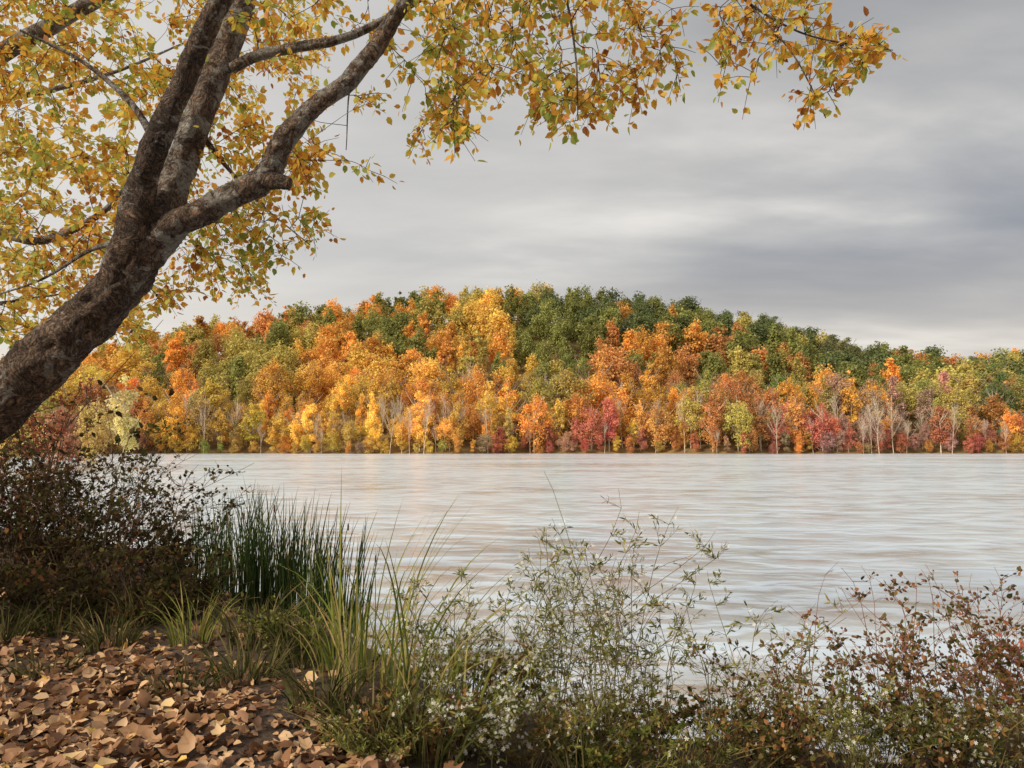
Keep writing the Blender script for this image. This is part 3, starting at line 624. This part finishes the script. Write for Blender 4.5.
for k, (px, Y, h, ns, f, lab) in enumerate([(455, 3.8, .85, 12, 1.5, 'leafy aster with white flowers right of the arching grass'), (505, 3.95, 1.05, 8, .6, 'thin aster rising just right of the arching grass'), (550, 3.9, 1.1, 9, .6, 'tall aster left of the tallest middle one'), (600, 3.8, 1.38, 18, 1, 'tallest white flowered aster at the bank centre'), (640, 3.8, 1.0, 9, .6, 'aster just right of the tallest one'), (690, 3.85, 1.05, 6, .3, 'thin leaning weed with few flowers right of the asters'), (740, 3.8, .9, 6, .3, 'weed with few flowers left of the red brambles'), (480, 3.3, .5, 12, 1.6, 'low aster thick with white flowers near the bottom edge'), (570, 3.4, .5, 9, .7, 'low aster in front of the tallest one'), (650, 3.4, .4, 7, .4, 'low aster at the bottom right of the tallest one'), (860, 3.5, .5, 9, .8, 'low aster with white flowers below the long red shoots'), (960, 3.5, .5, 9, .8, 'low aster with white flowers near the right corner')]):
    plant('aster_plant', lab, 'wildflower', 'white asters on the bank', px, Y, ns, h, .42, M_stemG, M_weed, .038, 11, 5, fl=f, fsize=.019, r0=.0034, lean=(.25, 0) if px in (505, 690, 740) else (0, 0))
for k, (px, Y, h, ns, lab) in enumerate([(790, 3.8, .7, 10, 'bramble with green leaves right of the asters'), (850, 3.8, .85, 11, 'reddish bramble with long bare shoots, left of the tall one'), (905, 3.8, 1.0, 14, 'tall reddish bramble with dark seed heads near the right'), (965, 3.8, .95, 15, 'reddish bramble between the tall one and the corner'), (1020, 3.7, .95, 16, 'bramble with dark leaves in the right corner')]):
    plant('bramble', lab, 'bramble', 'brambles at the right of the bank', px, Y, ns, h, .55, M_stemR, M_mixed, .028, 11, 2, LEAF_V, seeds=.35, r0=.0036, twl=.3)
plant('russet_bush', 'russet leaved bush cut by the right edge', 'bush', None, 1060, 3.6, 20, .7, .5, M_stemR, M_redl, .03, 8, 2, LEAF_V, r0=.004)
for k, (px, h, ns, ln, lab) in enumerate([(880, 1.2, 5, -.45, 'long bare red shoots arching left above the brambles'), (960, 1.1, 5, .1, 'long bare red shoots rising near the right edge'), (770, 1.0, 4, .3, 'long bare shoots leaning right beside the asters')]):
    plant('briar_shoots', lab, 'briar', None, px, 3.8, ns, h, .35, M_stemR, M_mixed, .02, 4, 1, LEAF_V, seeds=.6, r0=.003, lean=(ln, 0), twl=.15)
lw = [(380, 3.15, .26, 'low tangled weed at the bottom edge beside the litter'), (440, 3.3, .34, 'low tangled weed at the bottom left of the asters'), (520, 3.4, .34, 'low tangled weed under the asters'), (600, 3.5, .34, 'low tangled weed under the tallest aster'), (680, 3.5, .34, 'low tangled weed under the thin weed'), (760, 3.5, .4, 'low green weed at the foot of the green bramble'), (840, 3.5, .42, 'low green weed with white flowers below the brambles'), (920, 3.5, .44, 'low green weed with white flowers below the tall bramble'), (1000, 3.5, .44, 'low weed with white flowers in the bottom right corner'), (300, 4.6, .35, 'low brown weed below the rushes'), (570, 4.05, .28, 'low weed at the waters edge behind the asters'), (640, 4.05, .26, 'low weed at the waters edge right of the asters'), (710, 4.05, .26, 'low weed at the waters edge under the thin weed'), (780, 4.05, .3, 'low weed at the waters edge left of the brambles'), (850, 4.1, .32, 'low weed at the waters edge behind the brambles'), (920, 4.15, .32, 'low weed at the waters edge behind the tall bramble'), (990, 4.2, .32, 'low weed at the waters edge near the right edge'), (490, 4.15, .32, 'low weed at the waters edge behind the arching grass'), (430, 4.4, .34, 'low weed at the waters edge right of the rushes')]
for k, (px, Y, h, lab) in enumerate(lw):
    plant('low_weed', lab, 'weed', 'low weeds on the bank', px, Y, 30, h, .45, M_stemB if k % 2 else M_stemG, M_weed if k % 3 == 0 else M_mixed, .028, 7, 4, LEAF_V if k % 2 else NARROW_V, fl=.3 if 'white' in lab else .05, fsize=.016, r0=.0028)

# ------------------------------------------------------------------ fallen leaves
n = 42000; Pp = np.stack([rng.uniform(-6, 3.2, n), 2.2 + 4.2 * rng.random(n) ** 1.25], -1)
edge = np.interp(Pp[:, 0], [-6, -3.5, -2.35, -1.6, -.93, -.4, -.2, 3.2], [5.3, 5.0, 4.5, 4.0, 3.45, 3.0, 2.2, 2.2]) + rng.normal(size=n) * .22
pn = np.array([mnoise.noise(Vector((a * 1.9, b * 1.9, 3.3))) for a, b in Pp])
keep = ((Pp[:, 1] < edge) & (rng.random(n) < np.clip(.70 + pn * 1.6, .1, 1))) | ((rng.random(n) < .10) & (Pp[:, 1] < np.interp(Pp[:, 0], EX, EY) - .6)); Pp = Pp[keep]; n = len(Pp)
P3 = np.column_stack([Pp, height(Pp[:, 0], Pp[:, 1]) + rng.uniform(.0, .035, n)])
D = rng.normal(size=(n, 3)); D[:, 2] *= .3; N = rng.normal(size=(n, 3)) * .48 + [0, 0, 1]
lf = MB(); h_ = n // 2
inst(lf, CURL_V, LEAF_F, P3[:h_], D[:h_], N[:h_], .047 * rng.uniform(.35, 1.9, h_)); inst(lf, CUP_V, CUP_F, P3[h_:], D[h_:], N[h_:] * rng.choice([-1, 1], (n - h_, 1)), .045 * rng.uniform(.4, 2.1, n - h_))
tag(lf.build('leaf_litter', M_litter), 'brown and tan fallen leaves covering the bank', 'leaf litter', kind='stuff')
for px, py, s, lab in [(95, 748, .085, 'pale yellow fallen leaf near the bottom, left one of the pair'), (131, 757, .085, 'pale yellow fallen leaf near the bottom, right one of the pair'), (14, 655, .09, 'pale fallen leaf by the left edge'), (345, 727, .1, 'large tan fallen leaf at the foot of the arching grass'), (232, 735, .08, 'tan fallen leaf in the middle of the litter'), (175, 700, .08, 'pale fallen leaf below the short grass tuft')]:
    v = (py - 446) / F; Y = 1.35 / v; x = (px - 512) / F * Y; b = np.array([x, Y, gz(x, Y) + .05])
    mb = MB(); inst(mb, CUP_V, CUP_F, [[0, 0, 0]], [[random.uniform(-1, 1), random.uniform(-1, 1), .1]], [[0, -.35, 1]], [s])
    o = mb.build('fallen_leaf', M_pale); o.location = b; tag(o, lab, 'leaf', 'pale fallen leaves on the litter')
